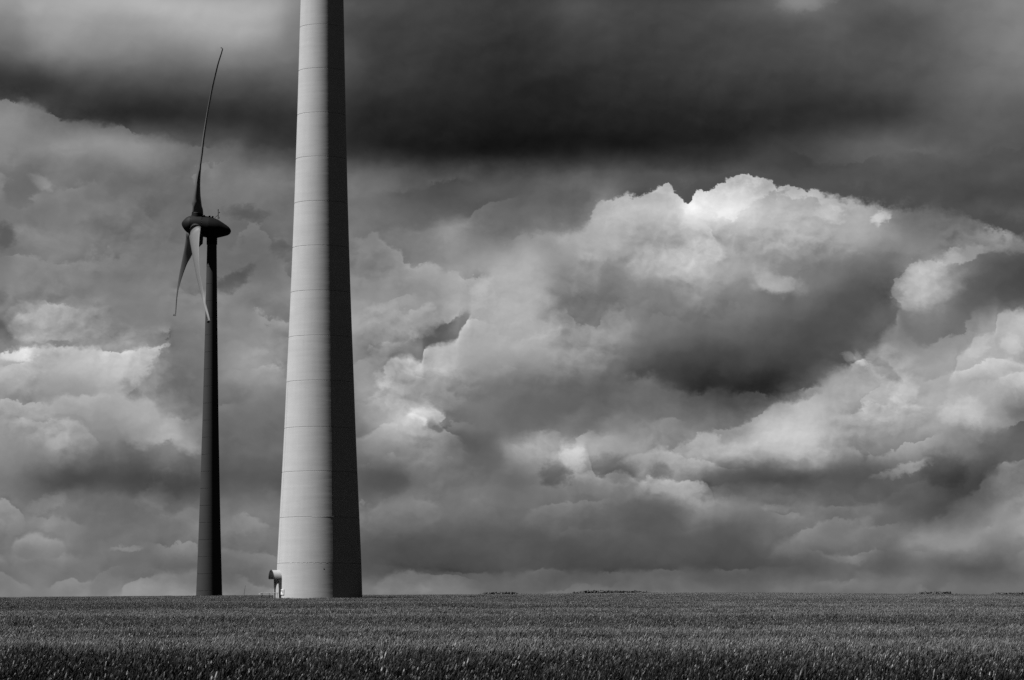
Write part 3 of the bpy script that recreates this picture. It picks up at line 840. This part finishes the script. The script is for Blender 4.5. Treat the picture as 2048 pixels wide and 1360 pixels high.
# blades: outlines measured across the rotor axis, at stations along the span
def solve_a(ds, s_, px):
    """axial offset that brings the point at span s_ to the sight line px"""
    a0, a1 = -8.0, 8.0
    for _ in range(40):
        m_ = (a0 + a1) / 2
        x_, y_ = project(F0 + hl + ds * s_ + e_a * m_)
        if x_ > px: a0 = m_
        else: a1 = m_
    return m_
def span_at(ds, py):
    lo, hi = 0.0, 60.0
    sgn = 1 if ds.z > 0 else -1
    for _ in range(40):
        m_ = (lo + hi) / 2
        x_, y_ = project(F0 + hl + ds * m_)
        if (y_ - py) * sgn > 0: lo = m_
        else: hi = m_
    return m_
CHORD = [(1.5,2.3),(3,3.0),(5,3.7),(7,3.6),(10,3.1),(14,2.5),(20,1.95),(27,1.5),(34,1.15),(39,0.8),(42,0.5)]
def blade(ang, outline, wing, flip=1, extra=0.0):
    ds = (e_u * math.cos(ang) + e_h * math.sin(ang)).normalized()
    et = e_a.cross(ds).normalized() * flip
    ds0 = ds
    secs = []
    for py, xl, xr in outline:
        s_ = span_at(ds, py)
        al_, ar_ = solve_a(ds, s_, xl), solve_a(ds, s_, xr)
        secs.append((s_, (al_ + ar_) / 2, max(abs(al_ - ar_), 0.12) + extra))
    ss = np.array([q_[0] for q_ in secs]); aa = np.array([q_[1] for q_ in secs]); ww = np.array([q_[2] for q_ in secs])
    n = 20
    V, Fc = [], []
    tip = ss[-1]
    stations = np.concatenate([np.linspace(ss[0], ss[0] + 8, 14)[:-1], np.linspace(ss[0] + 8, tip, 30)])
    def sm(arr, s_):
        return float(np.mean([np.interp(s_ + o_, ss, arr) for o_ in (-0.8, -0.4, 0, 0.4, 0.8)]))
    for s_ in stations:
        a_, w_ = sm(aa, s_), sm(ww, s_)
        c_ = max(float(np.interp(s_, [q_[0] for q_ in CHORD], [q_[1] for q_ in CHORD])), w_ * 1.02)
        th = max(0.06, c_ * float(np.interp(s_, [1.5, 3, 6, 12, 25, 42], [0.9, 0.6, 0.33, 0.24, 0.18, 0.14])))
        sn = min(0.97, math.sqrt(max(0.0, (w_ * w_ - th * th) / max(c_ * c_ - th * th, 1e-6))) if w_ > th else 0.02)
        if w_ < th: th = w_ * 0.97
        cs = math.sqrt(1 - sn * sn)
        cdv = et * cs - e_a * sn
        nv = et * sn + e_a * cs
        mid = hl + ds * s_ + e_a * a_
        for k in range(n):
            t_ = 2 * math.pi * k / n
            xx = math.cos(t_)
            # airfoil-like: blunt nose, thin tail
            yy = math.sin(t_) * (0.5 * (1 + 0.55 * (-xx)) if s_ > ss[0] + 1.5 else 0.5)
            V.append(mid + cdv * (xx * c_ / 2) + nv * (yy * th * (1.0 if s_ <= ss[0] + 1.5 else 1.15)))
    ns = len(stations)
    for j in range(ns - 1):
        for k in range(n):
            Fc.append((j * n + k, j * n + (k + 1) % n, (j + 1) * n + (k + 1) % n, (j + 1) * n + k))
    Fc.append([k for k in range(n)][::-1]); Fc.append([(ns - 1) * n + k for k in range(n)])
    ob = mesh_obj('blade', V, Fc, mat_blade, far, smooth_=True)
    # winglet: the last half metre is bent towards the wind
    at_ = sm(aa, tip)
    W = MB()
    base = hl + ds * (tip + 0.02) + e_a * at_
    pts = [base, base + ds * 0.18 + e_a * 0.06, base + ds * 0.26 + e_a * 0.25, base + ds * 0.27 + e_a * wing]
    wd = [0.30, 0.30, 0.26, 0.12]
    VV, FF = [], []
    for i, p in enumerate(pts):
        for sx, sy in ((-1, -1), (1, -1), (1, 1), (-1, 1)):
            dirn = (ds if i > 1 else e_a)
            VV.append(p + et * sx * wd[i] + dirn * sy * 0.09)
    for i in range(3):
        for k in range(4): FF.append((i * 4 + k, i * 4 + (k + 1) % 4, (i + 1) * 4 + (k + 1) % 4, (i + 1) * 4 + k))
    FF.append((3, 2, 1, 0)); FF.append((12, 13, 14, 15))
    mesh_obj('winglet', VV, FF, mat_dark, ob)
    # root collar on the hub
    V2 = MB()
    a_r = sm(aa, ss[0])
    V2.tube([hl + ds * 1.5 + e_a * a_r * 0.3, hl + ds * 2.75 + e_a * a_r * 0.5], 1.32, 28)
    V2.obj('root_collar', mat_nacelle, hubo)
    V3 = MB(); V3.tube([hl + ds * 2.76 + e_a * a_r * 0.5, hl + ds * 2.86 + e_a * a_r * 0.5], 1.36, 28)
    V3.obj('root_ring', mat_blade, hubo)
    return ob

top_out = [(426,384.0,406.9),(391,388.4,402.1),(371,391.5,400.7),(349,395.1,400.8),(330,398.6,401.6),(316,400.5,404.0),(274,406.3,409.2),(226,414.0,416.8),(173,424.0,426.6),(126,435.4,437.3),(97,444.9,446.3)]
b1 = blade(0.0, top_out, 0.5, extra=0.09)
front_out = [(462,380.8,402.5),(472,381.8,400.0),(483,383.2,398.3),(495,384.9,397.3),(507.6,386.8,396.9),(525,389.8,397.2),(548.7,393.9,398.6),(577.5,401.0,405.2),(600,406.5,410.6),(616.6,411.3,415.2),(637,417.4,420.0)]
b2 = blade(R(120), front_out, 0.5)
rear_out = [(462,375.5,392.5),(470,374.2,391.5),(490,371.5,389.0),(503,369.0,385.0),(520,365.6,375.8),(538,362.0,369.3),(555,358.6,363.8),(577,355.0,357.8),(600,352.2,354.2),(631,350.4,352.2)]
b3 = blade(R(240), rear_out, 0.6)

# broad trailing edge near the root of the blade that faces the camera
ds = (e_u * math.cos(R(120)) + e_h * math.sin(R(120))).normalized()
V = []
for py, xl, xr in ((455, 392, 404.5), (470, 391, 404.6), (483, 391, 403.8), (492, 392, 397.5)):
    sp = span_at(ds, py)
    al_, ar_ = solve_a(ds, sp, xl), solve_a(ds, sp, xr)
    pl = hl + ds * sp + e_a * al_ + Vector((0, 0.1, 0)); pr = hl + ds * sp + e_a * ar_
    pr = pr + Vector((0, 1, 0)) * (abs(al_ - ar_) * 1.5 + 0.1)
    for th in (0.0, 0.12): V += [pl + Vector((-0.6, 0.6, 0)) * th, pr + Vector((-0.6, 0.6, 0)) * th]
Fc = []
for j in range(3):
    a = 4 * j; b_ = a + 4
    Fc += [(a, a + 1, b_ + 1, b_), (a + 3, a + 2, b_ + 2, b_ + 3), (a + 2, a, b_, b_ + 2), (a + 1, a + 3, b_ + 3, b_ + 1)]
Fc += [(0, 2, 3, 1), (12, 13, 15, 14)]
mesh_obj('trailing_edge', V, Fc, mat_blade, b2)

# ---------------------------------------------------------------- things on the crest
def leaf_mass(mb, c, rx, ry, rz, n, rr, size):
    for _ in range(n):
        while True:
            p = Vector((rr.uniform(-1, 1), rr.uniform(-1, 1), rr.uniform(-1, 1)))
            if p.length < 1: break
        p.z = max(-0.8, min(0.8, p.z * 1.6))
        q_ = Vector((c[0] + p.x * rx, c[1] + p.y * ry, c[2] + p.z * rz))
        a = Vector((rr.gauss(0, 1), rr.gauss(0, 1), rr.gauss(0, 1))).normalized()
        b = a.cross(Vector((rr.gauss(0, 1), rr.gauss(0, 1), 1))).normalized()
        s_ = size * rr.uniform(0.6, 1.3)
        n0 = len(mb.v)
        mb.v += [q_ - a * s_, q_ + b * s_ * 0.5, q_ + a * s_, q_ - b * s_ * 0.5]
        mb.f.append([n0, n0 + 1, n0 + 2, n0 + 3])
rr = random.Random(11)
def hedge(x0, x1, ytop, Y, label):
    p0, p1 = at(x0, ytop, Y), at(x1, ytop, Y)
    cx = (p0.x + p1.x) / 2
    zg = float(soil(cx, Y))
    root = empty('hedge', (cx, Y, zg), label, 'hedge')
    mb = MB(); stem = MB()
    L_ = p1.x - p0.x
    nb = max(3, int(L_ / 0.9))
    for i in range(nb):
        t_ = (i + 0.5) / nb
        env = min(1, 5 * t_, 5 * (1 - t_)) ** 0.5
        x_ = -L_ / 2 + L_ * t_
        htop = (p0.z - zg) * (0.88 + 0.12 * env) - rr.random() ** 2 * 0.08 - (1 - env) * 0.4
        leaf_mass(mb, (x_, rr.uniform(-0.6, 0.6), htop * 0.5), 1.3, 1.3, htop * 0.62, 260, rr, 0.3)
        stem.tube([(x_, 0, -0.2), (x_ + 0.1, 0, htop * 0.6)], [0.1, 0.04], 5)
    mb.obj('foliage', mat_hedge, root, kind='stuff'); stem.obj('trunk', mat_wood, root, kind='stuff')
hedge(962, 1046, 1186.7, 520, 'short dark hedge top over the crest, nearest to the pale tower')
hedge(1138, 1312, 1183.7, 520, 'longest dark hedge top, over the middle of the crest')
hedge(1833, 1908, 1185.9, 520, 'short dark hedge top over the crest, well right of the middle')
hedge(1982, 2080, 1187.4, 520, 'dark hedge top over the crest, cut by the right edge')

sy = 330.0
pb, pt_ = at(487.3, 1191, sy), at(490.9, 1170.3, sy)
dv = (pt_ - pb)
stz = float(soil(pb.x, sy))
k_ = (pb.z - stz) / dv.z
foot = pb - dv * k_
MB().tube([Vector((0, 0, -0.15)), (pt_ - foot) * 0.5 + Vector((0.02, 0, 0)), pt_ - foot], [0.032, 0.026, 0.014], 6)
mb = MB().tube([Vector((0, 0, -0.15)), (pt_ - foot) * 0.5 + Vector((0.02, 0, 0)), pt_ - foot], [0.032, 0.026, 0.014], 6)
stk = mb.obj('stake', mat_wood)
stk.location = foot
stk['label'] = 'thin leaning stake poking out of the crop between the two towers'
stk['category'] = 'stake'

# ---------------------------------------------------------------- wheat
nr = np.random.RandomState(7)
def wheat_patch(size, count, seed, lod):
    r_ = np.random.RandomState(seed)
    V, Fc, ears = [], [], []
    for _ in range(count):
        x0, y0 = r_.uniform(-size / 2, size / 2, 2)
        h = CH * r_.uniform(0.72, 1.0) * (1 - 0.12 * r_.random_sample() ** 3)
        lean = np.array([0.16 + r_.normal(0, 0.09), r_.normal(0, 0.09)])
        z_st = h - 0.42
        base = np.array([x0, y0, 0.0])
        def P(z): 
            t = max(0, (z - 0.25)) / (h - 0.25)
            return np.array([x0 + lean[0] * h * t * t, y0 + lean[1] * h * t * t, z])
        # stem: three-sided
        n0 = len(V)
        for z, w in ((z_st, 0.0035), (h - 0.11, 0.0025)):
            p = P(z)
            for k in range(3):
                a = 2.1 * k
                V.append(p + np.array([math.cos(a) * w, math.sin(a) * w, 0]))
        for k in range(3): Fc.append((n0 + k, n0 + (k + 1) % 3, n0 + 3 + (k + 1) % 3, n0 + 3 + k))
        # ear: four-sided spindle that nods over
        nod = r_.uniform(0.05, 0.6); da = r_.uniform(-0.8, 0.8)
        L_ = r_.uniform(0.06, 0.095); w = r_.uniform(0.006, 0.009)
        d = np.array([math.cos(da) * math.sin(nod), math.sin(da) * math.sin(nod), math.cos(nod)])
        s1 = np.cross(d, [0, 0, 1.0]); s1 /= np.linalg.norm(s1) + 1e-9; s2 = np.cross(d, s1)
        p0 = P(h - 0.11)
        n0 = len(V)
        for t, ww in ((0, 0.3), (0.3, 1.0), (0.75, 0.8)):
            for k in range(4):
                a = math.pi / 2 * k
                V.append(p0 + d * L_ * t + (s1 * math.cos(a) + s2 * math.sin(a)) * w * ww)
        V.append(p0 + d * L_ * 1.12)
        e0 = len(Fc)
        for j in range(2):
            for k in range(4): Fc.append((n0 + j * 4 + k, n0 + j * 4 + (k + 1) % 4, n0 + j * 4 + 4 + (k + 1) % 4, n0 + j * 4 + 4 + k))
        for k in range(4): Fc.append((n0 + 8 + k, n0 + 8 + (k + 1) % 4, n0 + 12))
        ears += list(range(e0, len(Fc)))
        # leaves
        for q_ in range(2 if lod == 0 else 1):
            az_ = r_.uniform(0, 2 * math.pi); zb_ = h - (0.16 if q_ == 0 else 0.30) - r_.uniform(0, 0.05)
            ll = r_.uniform(0.11, 0.20); wl = r_.uniform(0.005, 0.009)
            dd = np.array([math.cos(az_) + 0.7, math.sin(az_)]); dd /= np.linalg.norm(dd)
            pr = np.array([-dd[1], dd[0], 0]) * wl
            p0 = P(zb_); n0 = len(V)
            droop = r_.uniform(0.1, 0.9)
            for t, ww in ((0, 0.6), (0.4, 1.0), (0.75, 0.8), (1, 0.1)):
                c_ = p0 + np.array([dd[0] * ll * t * 0.45, dd[1] * ll * t * 0.45, ll * (t * 1.0 - droop * 0.8 * t * t)])
                V.append(c_ + pr * ww); V.append(c_ - pr * ww)
            for j in range(3): Fc.append((n0 + 2 * j, n0 + 2 * j + 1, n0 + 2 * j + 3, n0 + 2 * j + 2))
    me = bpy.data.meshes.new('wheat_patch')
    me.from_pydata([tuple(map(float, p)) for p in V], [], Fc)
    me.materials.append(mat_crop); me.materials.append(mat_ear)
    for i in ears: me.polygons[i].material_index = 1
    me.update()
    return bpy.data.objects.new('wheat_patch', me)

def scatter(name, y0, y1, step, size, count, lod, nvar, seed, label):
    coll = bpy.data.collections.new(name + '_patches')
    for k in range(nvar): coll.objects.link(wheat_patch(size, count, seed * 10 + k, lod))
    pts = []
    y = y0
    while y < y1:
        hw = 0.1484 * y + 7.0
        n = int(2 * hw / step)
        xs_ = -hw + (np.arange(n) + 0.5) * step + nr.uniform(-0.15, 0.15, n) * step
        ys_ = y + nr.uniform(-0.15, 0.15, n) * step
        pts.append(np.stack([xs_, ys_], 1))
        y += step
    P = np.concatenate(pts)
    # keep the crop clear of the tower foot and its landing
    d = np.hypot(P[:, 0] - T0.x, P[:, 1] - T0.y)
    keep = d > 4.0 + size * 0.7
    q_ = Vector((T0.x, T0.y, 0)) + nd * 4.8
    keep &= np.hypot(P[:, 0] - q_.x, P[:, 1] - q_.y) > 1.2 + size * 0.5
    P = P[keep]
    z = soil(P[:, 0], P[:, 1])
    me = bpy.data.meshes.new(name)
    me.from_pydata([(float(a), float(b), float(c)) for (a, b), c in zip(P, z)], [], [])
    o = bpy.data.objects.new(name, me); col.objects.link(o)
    ng = bpy.data.node_groups.new(name, 'GeometryNodeTree')
    ng.interface.new_socket('Geometry', in_out='INPUT', socket_type='NodeSocketGeometry')
    ng.interface.new_socket('Geometry', in_out='OUTPUT', socket_type='NodeSocketGeometry')
    N = ng.nodes
    gi, go = N.new('NodeGroupInput'), N.new('NodeGroupOutput')
    ci = N.new('GeometryNodeCollectionInfo'); ci.inputs['Collection'].default_value = coll
    ci.inputs['Separate Children'].default_value = True; ci.inputs['Reset Children'].default_value = True
    ip = N.new('GeometryNodeInstanceOnPoints'); ip.inputs['Pick Instance'].default_value = True
    ri = N.new('FunctionNodeRandomValue'); ri.data_type = 'INT'; ri.inputs['Min'].default_value = 0; ri.inputs['Max'].default_value = nvar - 1
    ng.links.new(ri.outputs['Value'] if 'Value' in ri.outputs else ri.outputs[2], ip.inputs['Instance Index'])
    for out in ri.outputs:
        if out.type == 'INT' and out.enabled: ng.links.new(out, ip.inputs['Instance Index'])
    rs = N.new('FunctionNodeRandomValue'); rs.data_type = 'FLOAT_VECTOR'
    rs.inputs['Min'].default_value = (1.0, 1.0, 0.90); rs.inputs['Max'].default_value = (1.1, 1.1, 1.06)
    rs.inputs['Seed'].default_value = 5
    for out in rs.outputs:
        if out.type == 'VECTOR' and out.enabled: ng.links.new(out, ip.inputs['Scale'])
    ro = N.new('FunctionNodeRandomValue'); ro.data_type = 'FLOAT_VECTOR'
    ro.inputs['Min'].default_value = (-0.03, -0.03, -0.5); ro.inputs['Max'].default_value = (0.03, 0.03, 0.5)
    ro.inputs['Seed'].default_value = 9
    for out in ro.outputs:
        if out.type == 'VECTOR' and out.enabled: ng.links.new(out, ip.inputs['Rotation'])
    ng.links.new(gi.outputs[0], ip.inputs['Points'])
    ng.links.new(ci.outputs[0], ip.inputs['Instance'])
    ng.links.new(ip.outputs[0], go.inputs[0])
    md = o.modifiers.new('patches', 'NODES'); md.node_group = ng
    o['kind'] = 'stuff'; o['label'] = label
    return o
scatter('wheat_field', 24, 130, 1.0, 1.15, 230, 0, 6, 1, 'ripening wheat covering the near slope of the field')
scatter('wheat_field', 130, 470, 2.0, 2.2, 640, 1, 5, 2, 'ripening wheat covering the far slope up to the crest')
